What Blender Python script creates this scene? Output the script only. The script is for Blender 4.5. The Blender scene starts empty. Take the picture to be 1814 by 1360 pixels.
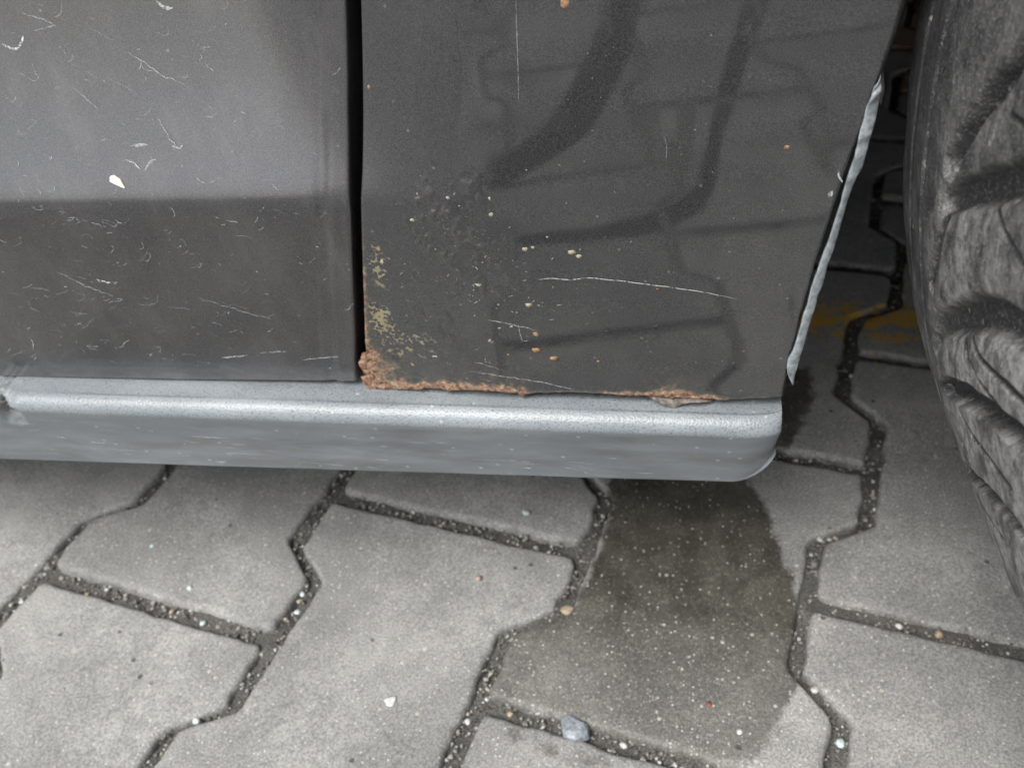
import bpy, bmesh, math, random
import numpy as np
from mathutils import Matrix, Vector

C = bpy.context.scene
COL = C.collection
random.seed(7)
RNG = np.random.default_rng(11)

# ------------------------------------------------------------------ camera
CAM_R = np.array([[0.9802609, 0.163363, -0.1113606],
                  [0.0249551, -0.6609875, -0.7499818],
                  [-0.1961272, 0.7323988, -0.652017]])      # rows: right, down, forward
CAM_C = np.array([0.361247, -0.277518, 0.403879])
FPX, PW, PH = 1647.0, 1814.0, 1360.0
cam = bpy.data.cameras.new('camera')
cam_o = bpy.data.objects.new('camera', cam)
COL.objects.link(cam_o)
m = Matrix.Identity(4)
for i in range(3):
    m[i][0], m[i][1], m[i][2], m[i][3] = CAM_R[0][i], -CAM_R[1][i], -CAM_R[2][i], CAM_C[i]
cam_o.matrix_world = m
cam.sensor_width = 36.0
cam.lens = 36.0 * FPX / PW
cam.clip_start, cam.clip_end = 0.02, 2000
cam.dof.use_dof = True
cam.dof.focus_distance = 0.278
cam.dof.aperture_fstop = 20.0
C.camera = cam_o

# ------------------------------------------------------------------ world, sun, exposure
SUN_EL, SUN_AZ = math.radians(56), math.radians(208)      # azimuth from +Y towards +X
w = bpy.data.worlds.new('World')
C.world = w
w.use_nodes = True
nt = w.node_tree
for n in list(nt.nodes): nt.nodes.remove(n)
sky = nt.nodes.new('ShaderNodeTexSky')
sky.sky_type = 'NISHITA'
sky.sun_disc = False
sky.sun_elevation, sky.sun_rotation = SUN_EL, SUN_AZ
sky.air_density, sky.dust_density, sky.ozone_density = 1.0, 3.0, 1.0
hs = nt.nodes.new('ShaderNodeHueSaturation')
hs.inputs['Saturation'].default_value = 0.3
bg = nt.nodes.new('ShaderNodeBackground')
bg.inputs['Strength'].default_value = 0.15
wo = nt.nodes.new('ShaderNodeOutputWorld')
nt.links.new(sky.outputs[0], hs.inputs['Color'])
nt.links.new(hs.outputs[0], bg.inputs[0])
nt.links.new(bg.outputs[0], wo.inputs[0])
sl = bpy.data.lights.new('sun', 'SUN')
sl.energy, sl.angle, sl.color = 2.3, math.radians(30), (1.0, 0.985, 0.95)
so = bpy.data.objects.new('sun', sl)
COL.objects.link(so)
sd = Vector((math.sin(SUN_AZ) * math.cos(SUN_EL), math.cos(SUN_AZ) * math.cos(SUN_EL), math.sin(SUN_EL)))
so.rotation_euler = sd.to_track_quat('Z', 'Y').to_euler()
so.location = sd * 5
C.view_settings.view_transform = 'Standard'
C.view_settings.look = 'None'
C.view_settings.gamma = 1
C.view_settings.use_curve_mapping = False
C.view_settings.exposure = 0.78

# ------------------------------------------------------------------ maths helpers
def ray(px, py):
    d = CAM_R.T @ np.array([(px - PW / 2) / FPX, (py - PH / 2) / FPX, 1.0])
    return d / np.linalg.norm(d)
def on_z(px, py, z=0.0):
    d = ray(px, py); return CAM_C + d * (z - CAM_C[2]) / d[2]
def on_y(px, py, y):
    d = ray(px, py); return CAM_C + d * (y - CAM_C[1]) / d[1]

def hash2(ix, iy, s):
    n = (ix.astype(np.int64) * 374761393 + iy.astype(np.int64) * 668265263 + s * 974711) & 0x7fffffff
    n = ((n ^ (n >> 13)) * 1274126177) & 0x7fffffff
    return ((n ^ (n >> 16)) & 0xffff) / 65535.0
def vnoise(x, y, s=0):
    x = np.asarray(x, float); y = np.asarray(y, float)
    ix, iy = np.floor(x), np.floor(y)
    fx, fy = x - ix, y - iy
    fx, fy = fx * fx * (3 - 2 * fx), fy * fy * (3 - 2 * fy)
    a, b = hash2(ix, iy, s), hash2(ix + 1, iy, s)
    c, d = hash2(ix, iy + 1, s), hash2(ix + 1, iy + 1, s)
    return (a + (b - a) * fx) * (1 - fy) + (c + (d - c) * fx) * fy
def fbm(x, y, s=0, o=4):
    t, amp, tot = 0, 1.0, 0
    for k in range(o):
        t = t + amp * vnoise(x * 2 ** k, y * 2 ** k, s + 17 * k); tot += amp; amp *= 0.5
    return t / tot          # 0..1
def sstep(a, b, x):
    t = np.clip((np.asarray(x, float) - a) / (b - a), 0, 1); return t * t * (3 - 2 * t)
def seg_dist(px, py, pts, closed=False):
    pts = np.asarray(pts, float)
    d = np.full(np.shape(px), 1e9)
    n = len(pts)
    for i in range(n if closed else n - 1):
        a, b = pts[i], pts[(i + 1) % n]
        e = b - a; L2 = max(e @ e, 1e-18)
        t = np.clip(((px - a[0]) * e[0] + (py - a[1]) * e[1]) / L2, 0, 1)
        d = np.minimum(d, np.hypot(px - a[0] - t * e[0], py - a[1] - t * e[1]))
    return d
def in_poly(px, py, pts):
    pts = np.asarray(pts, float); c = np.zeros(np.shape(px), bool); n = len(pts)
    for i in range(n):
        a, b = pts[i], pts[i - 1]
        k = ((a[1] > py) != (b[1] > py)) & (px < (b[0] - a[0]) * (py - a[1]) / (b[1] - a[1] + 1e-15) + a[0])
        c ^= k
    return c
def poly_mask(px, py, pts, soft):
    d = seg_dist(px, py, pts, True); d = np.where(in_poly(px, py, pts), -d, d)
    return np.clip(0.5 - d / (2 * soft), 0, 1)

# ------------------------------------------------------------------ object helpers
def tag(o, label=None, cat=None, group=None, kind=None):
    if label: o['label'] = label
    if cat: o['category'] = cat
    if group: o['group'] = group
    if kind: o['kind'] = kind
    return o
def link(name, me, parent=None):
    o = bpy.data.objects.new(name, me); COL.objects.link(o)
    if parent is not None:
        o.parent = parent
        o.matrix_parent_inverse = Matrix.Translation(-parent.matrix_world.translation) if parent.parent is None else Matrix.Translation(-world_loc(parent))
    return o
def world_loc(o):
    return Vector(o.location) + (world_loc(o.parent) + Vector(o.matrix_parent_inverse.translation) if o.parent else Vector((0, 0, 0)))
def mesh(name, V, F, mat, parent=None, attrs=None, smooth=True):
    me = bpy.data.meshes.new(name)
    V = np.asarray(V, np.float32).reshape(-1, 3)
    if isinstance(F, np.ndarray) and F.ndim == 2:
        n, k = F.shape
        me.vertices.add(len(V)); me.vertices.foreach_set('co', V.ravel())
        me.loops.add(n * k); me.loops.foreach_set('vertex_index', F.ravel().astype(np.int32))
        me.polygons.add(n); me.polygons.foreach_set('loop_start', np.arange(0, n * k, k, dtype=np.int32))
        me.update(calc_edges=True); me.validate()
    else:
        me.from_pydata(V.tolist(), [], [list(map(int, f)) for f in F])
    me.polygons.foreach_set('use_smooth', [smooth] * len(me.polygons))
    if attrs:
        for k, a in attrs.items():
            at = me.attributes.new(k, 'FLOAT', 'POINT'); at.data.foreach_set('value', np.asarray(a, np.float32).ravel())
    me.update()
    if mat: me.materials.append(mat)
    return link(name, me, parent)
def gfaces(n, m, flip=False, wrap=False):
    i, j = np.meshgrid(np.arange(n - 1), np.arange(m if wrap else m - 1), indexing='ij')
    a = i * m + j; b = i * m + (j + 1) % m; c = (i + 1) * m + (j + 1) % m; d = (i + 1) * m + j
    f = np.stack([a, b, c, d], -1).reshape(-1, 4)
    return f[:, ::-1].copy() if flip else f
class MB:
    def __init__(s): s.V, s.F = [], []
    def add(s, V, F):
        o = len(s.V); s.V += [tuple(v) for v in V]; s.F += [tuple(int(i) + o for i in f) for f in F]
    def box(s, a, b):
        x0, y0, z0 = a; x1, y1, z1 = b
        s.add([(x0, y0, z0), (x1, y0, z0), (x1, y1, z0), (x0, y1, z0), (x0, y0, z1), (x1, y0, z1), (x1, y1, z1), (x0, y1, z1)],
              [(0, 3, 2, 1), (4, 5, 6, 7), (0, 1, 5, 4), (1, 2, 6, 5), (2, 3, 7, 6), (3, 0, 4, 7)])
    def build(s, name, mat, parent=None, smooth=False): return mesh(name, s.V, s.F, mat, parent, smooth=smooth)

# ------------------------------------------------------------------ node helpers
class NT:
    def __init__(s, name):
        s.m = bpy.data.materials.new(name); s.m.use_nodes = True; s.t = s.m.node_tree
        s.b = s.t.nodes['Principled BSDF']
    def n(s, typ, ins=None, **kw):
        nd = s.t.nodes.new('ShaderNode' + typ)
        for k, v in kw.items(): setattr(nd, k, v)
        for k, v in (ins or {}).items(): s.set(nd.inputs[k], v)
        return nd
    def set(s, sock, v):
        if isinstance(v, bpy.types.NodeSocket): s.t.links.new(v, sock)
        else: sock.default_value = v
    def geo(s): return s.n('NewGeometry').outputs['Position']
    def attr(s, k): return s.n('Attribute', attribute_name=k).outputs['Fac']
    def noise(s, scale, detail=3, rough=0.55, vec=None, dist=0.0, col=False):
        nd = s.n('TexNoise', {'Scale': scale, 'Detail': detail, 'Roughness': rough, 'Distortion': dist, 'Vector': vec if vec is not None else s.geo()})
        return nd.outputs['Color' if col else 'Fac']
    def voro(s, scale, vec=None, feature='F1', out='Distance', rand=1.0):
        nd = s.n('TexVoronoi', {'Scale': scale, 'Vector': vec if vec is not None else s.geo(), 'Randomness': rand}, feature=feature)
        return nd.outputs[out]
    def math(s, op, a, b=0.0, c=None, clamp=False):
        nd = s.n('Math', operation=op); nd.use_clamp = clamp
        s.set(nd.inputs[0], a); s.set(nd.inputs[1], b)
        if c is not None: s.set(nd.inputs[2], c)
        return nd.outputs[0]
    def ss(s, x, a, b, lo=0.0, hi=1.0):
        nd = s.n('MapRange', {'Value': x, 'From Min': a, 'From Max': b, 'To Min': lo, 'To Max': hi}, interpolation_type='SMOOTHSTEP')
        return nd.outputs[0]
    def mix(s, f, a, b, blend='MIX'):
        nd = s.n('Mix', data_type='RGBA', blend_type=blend)
        s.set(nd.inputs[0], f)
        for k, v in ((6, a), (7, b)):
            s.set(nd.inputs[k], v if isinstance(v, bpy.types.NodeSocket) else (*v, 1.0))
        return nd.outputs[2]
    def ramp(s, x, stops):
        nd = s.n('ValToRGB', {'Fac': x}); cr = nd.color_ramp
        while len(cr.elements) < len(stops): cr.elements.new(0.5)
        for e, (p, c) in zip(cr.elements, stops): e.position = p; e.color = (*c, 1.0)
        return nd.outputs[0]
    def bump(s, h, strength, dist, normal=None):
        nd = s.n('Bump', {'Height': h, 'Strength': strength, 'Distance': dist})
        if normal is not None: s.set(nd.inputs['Normal'], normal)
        return nd.outputs[0]
    def scalev(s, v):
        return s.n('Mapping', {'Vector': s.geo(), 'Scale': v}).outputs[0]
    def P(s, **kw):
        for k, v in kw.items():
            k = k.replace('_', ' ')
            s.set(s.b.inputs[k], (*v, 1.0) if isinstance(v, tuple) and len(v) == 3 else v)
        return s.m

def G(v): return (v, v, v)

# ---- paver concrete: grey, with sandy grain, pale aggregate, dark pits; wet and paint masks come from attributes
def mat_paver(name, tint, far=False):
    k = NT(name)
    big = k.noise(14, 4); mid = k.noise(70, 4, 0.6); fine = k.noise(900, 3, 0.7)
    t0 = tuple(c * 0.76 for c in tint); t1 = tuple(c * 1.18 for c in tint)
    col = k.mix(k.ss(big, 0.3, 0.7), t0, t1)
    col = k.mix(k.ss(mid, 0.35, 0.75, 0, 0.55), col, tuple(c * 0.68 for c in tint))
    info = k.n('ObjectInfo').outputs['Random']
    col = k.mix(1.0, col, k.mix(info, G(0.86), G(1.08)), 'MULTIPLY')
    wet0 = k.attr('wet')
    wn = k.math('ADD', k.math('MULTIPLY', k.math('SUBTRACT', k.noise(70, 5, 0.65), 0.5), 0.9), wet0)
    wet = k.math('MULTIPLY', k.math('MULTIPLY', k.ss(wn, 0.33, 0.56), k.ss(wet0, 0.02, 0.2)), k.attr('damp'))
    col = k.mix(wet, col, k.mix(1.0, col, k.mix(k.ss(k.noise(60, 4), 0.3, 0.7), (0.19, 0.18, 0.155), (0.33, 0.314, 0.27)), 'MULTIPLY'))
    if not far:
        grain = k.ss(fine, 0.3, 0.72)
        col = k.mix(1.0, col, k.mix(grain, G(0.58), G(1.36)), 'MULTIPLY')
        v = k.voro(430); vc = k.voro(430, out='Color')
        sp = k.math('MULTIPLY', k.ss(v, 0.30, 0.16), k.ss(k.n('SeparateColor', {'Color': vc}).outputs[0], 0.80, 0.84))
        col = k.mix(k.math('MULTIPLY', sp, 0.75), col, (0.5, 0.5, 0.48))
        vs = k.voro(720); vsc = k.n('SeparateColor', {'Color': k.voro(720, out='Color')})
        salt = k.math('MULTIPLY', k.math('MULTIPLY', k.ss(vs, 0.42, 0.25), k.ss(vsc.outputs[0], 0.55, 0.75)), k.ss(wet0, 0.0, 0.5, 0.35, 1.0))
        col = k.mix(k.math('MULTIPLY', salt, k.mix(k.attr('damp'), G(0.7), G(0.22))), col, k.mix(vsc.outputs[1], (0.34, 0.32, 0.27), (0.5, 0.49, 0.46)))
        v2 = k.voro(210); vc2 = k.n('SeparateColor', {'Color': k.voro(210, out='Color')})
        sp2 = k.math('MULTIPLY', k.ss(v2, 0.26, 0.16), k.ss(vc2.outputs[0], 0.945, 0.96))
        col = k.mix(k.math('MULTIPLY', sp2, 0.75), col, k.mix(vc2.outputs[1], (0.46, 0.46, 0.44), (0.4, 0.37, 0.31)))
        v3 = k.voro(120); vc3 = k.n('SeparateColor', {'Color': k.voro(120, out='Color')})
        pit = k.math('MULTIPLY', k.ss(v3, 0.2, 0.12), k.ss(vc3.outputs[0], 0.93, 0.95))
        col = k.mix(k.math('MULTIPLY', pit, 0.8), col, G(0.05))
        pt = k.math('ADD', k.attr('paint'), k.math('MULTIPLY', k.math('SUBTRACT', k.noise(85, 5, 0.7), 0.5), 1.5))
        pm = k.math('MULTIPLY', k.ss(pt, 0.8, 0.95), k.ss(k.attr('paint'), 0.02, 0.3))
        col = k.mix(k.math('MULTIPLY', pm, 0.8), col, (0.5, 0.27, 0.01))
        rfl = k.math('ADD', k.attr('refl_streak'), k.math('MULTIPLY', k.math('SUBTRACT', k.noise(120, 4), 0.5), 0.5))
        col = k.mix(k.math('MULTIPLY', k.ss(rfl, 0.4, 0.6), k.ss(k.attr('refl_streak'), 0.02, 0.2)), col, (0.02, 0.02, 0.021))  # near-black trail, added only to be mirrored in the fender paint
        dirt_dark = k.attr('dirt_dark')
        col = k.mix(k.math('MULTIPLY', k.ss(k.math('ADD', dirt_dark, k.math('MULTIPLY', k.math('SUBTRACT', k.noise(160, 4), 0.5), 1.0)), 0.35, 0.9), 0.75), col, (0.07, 0.065, 0.055))
        h = k.math('ADD', k.math('MULTIPLY', fine, 0.7), k.math('MULTIPLY', k.math('ADD', sp, sp2), 0.4))
        h = k.math('SUBTRACT', h, k.math('MULTIPLY', pit, 1.2))
        k.P(Normal=k.bump(h, 0.55, 0.0009))
    return k.P(Base_Color=col, Roughness=k.mix(wet, G(0.9), G(0.36)), Specular_IOR_Level=0.35)
M_PAVER = mat_paver('grey_concrete_paver', (0.275, 0.272, 0.26))
M_RED = mat_paver('red_concrete_paver', (0.30, 0.19, 0.13))
M_FAR = mat_paver('far_paver', (0.275, 0.272, 0.26), True)

def mat_joint():
    k = NT('joint_sand')
    n = k.noise(1300, 2, 0.6); g = k.noise(120, 3)
    col = k.mix(k.ss(n, 0.3, 0.75), (0.026, 0.025, 0.022), (0.165, 0.16, 0.145))
    col = k.mix(k.ss(g, 0.45, 0.75, 0, 0.6), col, (0.05, 0.047, 0.042))
    col = k.mix(k.math('MULTIPLY', k.attr('pale'), 0.8), col, k.mix(n, (0.13, 0.125, 0.115), (0.2, 0.195, 0.18)))
    return k.P(Base_Color=col, Roughness=0.85, Normal=k.bump(n, 0.8, 0.0012))
M_JOINT = mat_joint()
def mat_grit():
    k = NT('joint_grit')
    r = k.n('NewGeometry').outputs['Random Per Island']
    col = k.ramp(r, [(0.0, (0.05, 0.048, 0.042)), (0.4, (0.12, 0.115, 0.105)), (0.75, (0.24, 0.235, 0.22)), (0.9, (0.36, 0.31, 0.24)), (0.95, (0.4, 0.42, 0.42)), (1.0, (0.5, 0.5, 0.47))])
    return k.P(Base_Color=col, Roughness=0.6)
M_GRIT = mat_grit()
def mat_pebble(name, c, rough=0.5):
    k = NT(name)
    n = k.noise(700, 4, 0.65)
    return k.P(Base_Color=k.mix(k.ss(n, 0.3, 0.7), tuple(x * 0.6 for x in c), tuple(min(1, x * 1.25) for x in c)), Roughness=rough, Normal=k.bump(n, 0.5, 0.0006))
M_PB = [mat_pebble('pale_blue_pebble', (0.46, 0.53, 0.53)), mat_pebble('white_pebble', (0.46, 0.455, 0.43)), mat_pebble('tan_pebble', (0.30, 0.24, 0.17)),
        mat_pebble('slate_pebble', (0.2, 0.22, 0.24), 0.35), mat_pebble('rust_pebble', (0.2, 0.06, 0.03)), mat_pebble('pink_pebble', (0.34, 0.24, 0.19)), mat_pebble('chalk', (0.5, 0.5, 0.48), 0.9)]

def mat_paint(name, fender):
    k = NT(name)
    fl = k.noise(2600, 2, 0.6); cl = k.noise(28, 4, 0.6)
    base = k.mix(k.ss(fl, 0.3, 0.75), (0.022, 0.022, 0.0238), (0.083, 0.083, 0.087))
    dust = k.ss(k.noise(55, 5, 0.65, vec=k.scalev((1, 1, 0.5))), 0.42, 0.8)
    dm = k.math('MULTIPLY', dust, 0.13 if not fender else 0.05)
    if not fender:
        dw = k.math('ADD', k.attr('dust'), k.math('MULTIPLY', k.math('SUBTRACT', k.noise(130, 5, 0.7, vec=k.scalev((0.45, 1, 1))), 0.5), 1.6))
        dm = k.math('ADD', dm, k.math('MULTIPLY', k.math('MULTIPLY', k.ss(dw, 0.3, 0.9), k.ss(k.attr('dust'), 0.02, 0.2)), 0.22))
    dotv = k.voro(330); dotc = k.n('SeparateColor', {'Color': k.voro(330, out='Color')})
    dots = k.math('MULTIPLY', k.ss(dotv, 0.22, 0.1), k.ss(dotc.outputs[0], 0.95, 0.97))
    col = k.mix(dm, base, (0.32, 0.32, 0.31))
    col = k.mix(k.math('MULTIPLY', dots, 0.3), col, (0.4, 0.4, 0.38))
    rough, metal, coat = 0.42, 0.75, 1.0
    hgt = k.math('MULTIPLY', k.noise(160, 2), 0.06)
    if fender:
        ru = k.attr('rust')
        rn = k.noise(520, 5, 0.72); rn2 = k.noise(210, 4, 0.6)
        rr = k.math('ADD', ru, k.math('ADD', k.math('MULTIPLY', k.math('SUBTRACT', rn, 0.5), 1.1), k.math('MULTIPLY', k.math('SUBTRACT', rn2, 0.5), 0.9)))
        gate = k.ss(ru, 0.02, 0.18)
        halo = k.math('MULTIPLY', k.ss(rr, 0.15, 0.55), gate)
        rm = k.math('MULTIPLY', k.ss(rr, 0.42, 0.78), gate)
        spots = k.math('MULTIPLY', k.ss(k.math('ADD', k.attr('spots'), k.math('MULTIPLY', k.math('ADD', k.math('SUBTRACT', k.voro(800), 0.42), k.math('SUBTRACT', k.noise(260, 3), 0.5)), 1.6)), 0.7, 1.0), k.ss(k.attr('spots'), 0.05, 0.35))
        col = k.mix(k.math('MULTIPLY', halo, 0.5), col, (0.16, 0.15, 0.11))
        rc = k.ramp(k.noise(560, 4, 0.72), [(0.37, (0.035, 0.024, 0.02)), (0.44, (0.15, 0.072, 0.043)), (0.51, (0.24, 0.135, 0.085)), (0.57, (0.21, 0.155, 0.095)), (0.65, (0.32, 0.25, 0.18))])
        col = k.mix(rm, col, rc)
        col = k.mix(k.math('MULTIPLY', spots, 0.85), col, k.mix(k.noise(300, 2), (0.11, 0.10, 0.055), (0.29, 0.245, 0.14)))
        bl = k.attr('blister'); pit = k.attr('pit')
        pv = k.voro(1150); pc = k.n('SeparateColor', {'Color': k.voro(1150, out='Color')})
        pk = k.math('MULTIPLY', k.ss(pv, 0.34, 0.14), k.ss(k.math('ADD', pc.outputs[0], k.math('MULTIPLY', pit, 0.32)), 0.97, 1.05))
        col = k.mix(k.math('MULTIPLY', pk, k.ss(pit, 0.05, 0.4)), col, k.mix(k.ss(pc.outputs[1], 0.3, 0.6), (0.012, 0.012, 0.012), k.mix(pc.outputs[2], (0.26, 0.26, 0.25), (0.22, 0.18, 0.11))))
        col = k.mix(k.math('MULTIPLY', bl, 0.35), col, (0.05, 0.047, 0.043))
        rall = k.math('MAXIMUM', rm, spots)
        rough = k.mix(rall, G(0.42), G(0.85)); metal = k.math('MULTIPLY', k.math('SUBTRACT', 1.0, rall), 0.75); coat = k.math('SUBTRACT', 1.0, k.math('MAXIMUM', rall, k.math('MULTIPLY', halo, 0.5)))
        hgt = k.math('ADD', hgt, k.math('MULTIPLY', k.math('MULTIPLY', rn, rall), 2.2))
    rz = k.mix(k.attr('haze'), k.mix(k.ss(cl, 0.3, 0.75), G(0.036), G(0.06)), G(0.26)) if fender else k.mix(k.ss(cl, 0.3, 0.75), G(0.11), G(0.19))
    if not fender:
        metal, rough = 0.7, 0.5
        col = k.mix(1.0, col, (0.84, 0.81, 0.815), 'MULTIPLY')
    return k.P(Base_Color=col, Roughness=rough, Metallic=metal, Coat_Weight=coat, Coat_Roughness=rz, Coat_IOR=1.78, Normal=k.bump(hgt, 0.16, 0.0005))
M_DOOR = mat_paint('dark_grey_metallic_paint', False)
M_FENDER = mat_paint('rusting_grey_metallic_paint', True)

def mat_sill():
    k = NT('weathered_grey_plastic')
    gr = k.voro(1180, feature='SMOOTH_F1', rand=0.8)
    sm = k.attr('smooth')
    n = k.noise(60, 4, 0.6, vec=k.scalev((0.35, 1, 1)))
    st = k.noise(900, 3, 0.6, vec=k.scalev((0.06, 1, 1)))
    col = k.mix(k.ss(n, 0.3, 0.75), (0.103, 0.122, 0.136), (0.162, 0.183, 0.196))
    col = k.mix(k.math('MULTIPLY', k.ss(gr, 0.36, 0.16), k.math('SUBTRACT', 1.0, sm)), k.mix(0.12, col, G(0.5)), k.mix(0.32, col, G(0.03)))
    col = k.mix(sm, k.mix(1.0, col, G(1.08), 'MULTIPLY'), col)  # faded upper ledge, its colour also lifted to stand in for light from above
    mud = k.math('MULTIPLY', k.ss(k.noise(48, 5, 0.65, vec=k.scalev((0.3, 1, 1.2))), 0.42, 0.72), sm)
    col = k.mix(k.math('MULTIPLY', mud, 0.55), col, (0.088, 0.086, 0.077))
    scr = k.math('MULTIPLY', k.ss(st, 0.62, 0.74), k.math('MULTIPLY', sm, k.ss(k.noise(45, 3), 0.45, 0.65)))
    col = k.mix(k.math('MULTIPLY', scr, 0.6), col, (0.5, 0.51, 0.5))
    dotv = k.voro(260); dotc = k.n('SeparateColor', {'Color': k.voro(260, out='Color')})
    dots = k.math('MULTIPLY', k.ss(dotv, 0.25, 0.12), k.ss(dotc.outputs[0], 0.9, 0.93))
    col = k.mix(k.math('MULTIPLY', dots, 0.45), col, (0.5, 0.5, 0.48))
    rs = k.math('ADD', k.attr('rust'), k.math('MULTIPLY', k.math('SUBTRACT', k.noise(380, 4, 0.7), 0.5), 0.9))
    rsm = k.math('MULTIPLY', k.ss(rs, 0.4, 0.75), k.ss(k.attr('rust'), 0.02, 0.2))
    col = k.mix(k.math('MULTIPLY', rsm, 0.75), col, (0.36, 0.27, 0.21))
    dk = k.math('ADD', k.attr('dirt_dark'), k.math('MULTIPLY', k.math('SUBTRACT', k.noise(320, 4, 0.7), 0.5), 0.8))
    col = k.mix(k.math('MULTIPLY', k.ss(dk, 0.35, 0.8), k.ss(k.attr('dirt_dark'), 0.02, 0.2)), col, (0.05, 0.047, 0.043))
    nb = k.bump(k.math('MULTIPLY', gr, k.math('SUBTRACT', 1.0, sm)), 0.5, 0.0003)
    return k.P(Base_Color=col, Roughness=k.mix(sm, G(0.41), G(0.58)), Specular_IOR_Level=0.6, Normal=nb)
M_SILL = mat_sill()

def mat_tyre():
    k = NT('worn_tyre_rubber')
    top = k.attr('top'); sh = k.attr('shoulder'); gsc = k.attr('gphi'); lat = k.attr('glat')
    vec = k.n('CombineXYZ', {'X': gsc, 'Y': lat, 'Z': 0.0}).outputs[0]
    str_ = k.noise(850, 4, 0.65)
    blot = k.noise(1.0, 5, 0.65, vec=k.n('Mapping', {'Vector': vec, 'Scale': (75, 110, 1)}).outputs[0])
    fine = k.noise(1500, 3, 0.65)
    st2 = k.noise(330, 5, 0.72)
    d = k.math('MULTIPLY', top, k.ss(blot, 0.34, 0.62, 0.12, 1.0))
    d = k.math('MULTIPLY', d, k.ss(st2, 0.3, 0.66, 0.5, 1.0))
    d = k.math('MULTIPLY', d, k.ss(str_, 0.22, 0.6, 0.6, 1.0))
    d = k.math('ADD', d, k.math('MULTIPLY', k.ss(fine, 0.5, 0.72), k.math('SUBTRACT', 0.42, k.math('MULTIPLY', sh, 0.26))))
    col = k.mix(d, (0.016, 0.016, 0.0175), (0.33, 0.325, 0.315))
    col = k.mix(k.math('MULTIPLY', k.attr('sipe'), 0.9), col, G(0.012))  # near-black colour stands in for shade inside the shallow sipes
    slit = k.math('MULTIPLY', k.ss(k.noise(430, 4, 0.7, vec=k.scalev((1.0, 1.0, 0.6))), 0.55, 0.61), k.ss(blot, 0.32, 0.5))
    col = k.mix(k.math('MULTIPLY', slit, 0.5), col, G(0.015))
    crack = k.math('MULTIPLY', k.ss(st2, 0.6, 0.7), 0.6)
    col = k.mix(k.math('MULTIPLY', crack, k.ss(blot, 0.4, 0.6)), col, (0.30, 0.29, 0.26))
    dotv = k.voro(260); dotc = k.n('SeparateColor', {'Color': k.voro(260, out='Color')})
    dots = k.math('MULTIPLY', k.ss(dotv, 0.25, 0.13), k.ss(dotc.outputs[0], 0.93, 0.95))
    col = k.mix(k.math('MULTIPLY', dots, 0.5), col, (0.4, 0.37, 0.3))
    h = k.math('ADD', k.math('SUBTRACT', k.math('MULTIPLY', st2, 0.2), k.math('MULTIPLY', slit, 0.5)), k.math('MULTIPLY', fine, 0.3))
    return k.P(Base_Color=col, Roughness=k.mix(d, G(0.5), G(0.75)), Normal=k.bump(h, 0.6, 0.0009))
M_TYRE = mat_tyre()

def mat_simple(name, c, rough=0.6, metal=0.0, nscale=200, amt=0.4, bump=0.3):
    k = NT(name); n = k.noise(nscale, 4, 0.6)
    return k.P(Base_Color=k.mix(k.ss(n, 0.3, 0.7), tuple(x * (1 - amt) for x in c), tuple(x * (1 + amt) for x in c)), Roughness=rough, Metallic=metal, Normal=k.bump(n, bump, 0.0006))
M_BLACK = mat_simple('black_underbody', (0.012, 0.012, 0.012), 0.9)
M_RIM = mat_simple('alloy_rim', (0.42, 0.42, 0.43), 0.35, 0.9, 60, 0.08, 0.05)
M_SEAL = mat_simple('peeling_grey_sealant', (0.21, 0.232, 0.245), 0.6, 0, 350, 0.4, 0.6)
def mat_rust():
    k = NT('rust_crust')
    a, b = k.noise(520, 4, 0.7), k.noise(190, 3)
    col = k.ramp(k.math('ADD', k.math('MULTIPLY', a, 0.65), k.math('MULTIPLY', b, 0.35)), [(0.32, (0.04, 0.022, 0.016)), (0.43, (0.14, 0.066, 0.04)), (0.52, (0.23, 0.125, 0.08)), (0.6, (0.24, 0.18, 0.12)), (0.7, (0.33, 0.27, 0.21))])
    return k.P(Base_Color=col, Roughness=0.92, Normal=k.bump(a, 1.0, 0.001))
M_RUST = mat_rust()
M_RSPOT = mat_simple('rust_speck', (0.22, 0.13, 0.07), 0.85, 0, 900, 0.5, 0.6)
M_PALE = mat_simple('pale_speck', (0.25, 0.225, 0.16), 0.8, 0, 900, 0.3, 0.4)
M_FILL = mat_simple('torn_filler', (0.13, 0.115, 0.1), 0.9, 0, 500, 0.5, 0.8)
M_CHIP = mat_simple('cream_chip', (0.75, 0.72, 0.55), 0.7, 0, 700, 0.15, 0.3)
def mat_scuff(name, c, a0, a1):
    k = NT(name)
    r = k.n('NewGeometry').outputs['Random Per Island']
    n = k.noise(700, 3, 0.7)
    al = k.math('MULTIPLY', k.ss(n, 0.3, 0.6), k.math('ADD', k.math('MULTIPLY', k.math('MULTIPLY', r, r), a1 - a0), a0), clamp=True)
    return k.P(Base_Color=c, Roughness=0.7, Alpha=al)
M_SCUFF = mat_scuff('pale_scuff', (0.42, 0.43, 0.44), 0.08, 0.62)
M_SCR = mat_scuff('bare_scratch', (0.6, 0.6, 0.6), 0.45, 0.95)
def mat_glass():
    k = NT('dark_window_glass'); return k.P(Base_Color=(0.01, 0.012, 0.012), Roughness=0.03)
M_GLASS = mat_glass()

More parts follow.
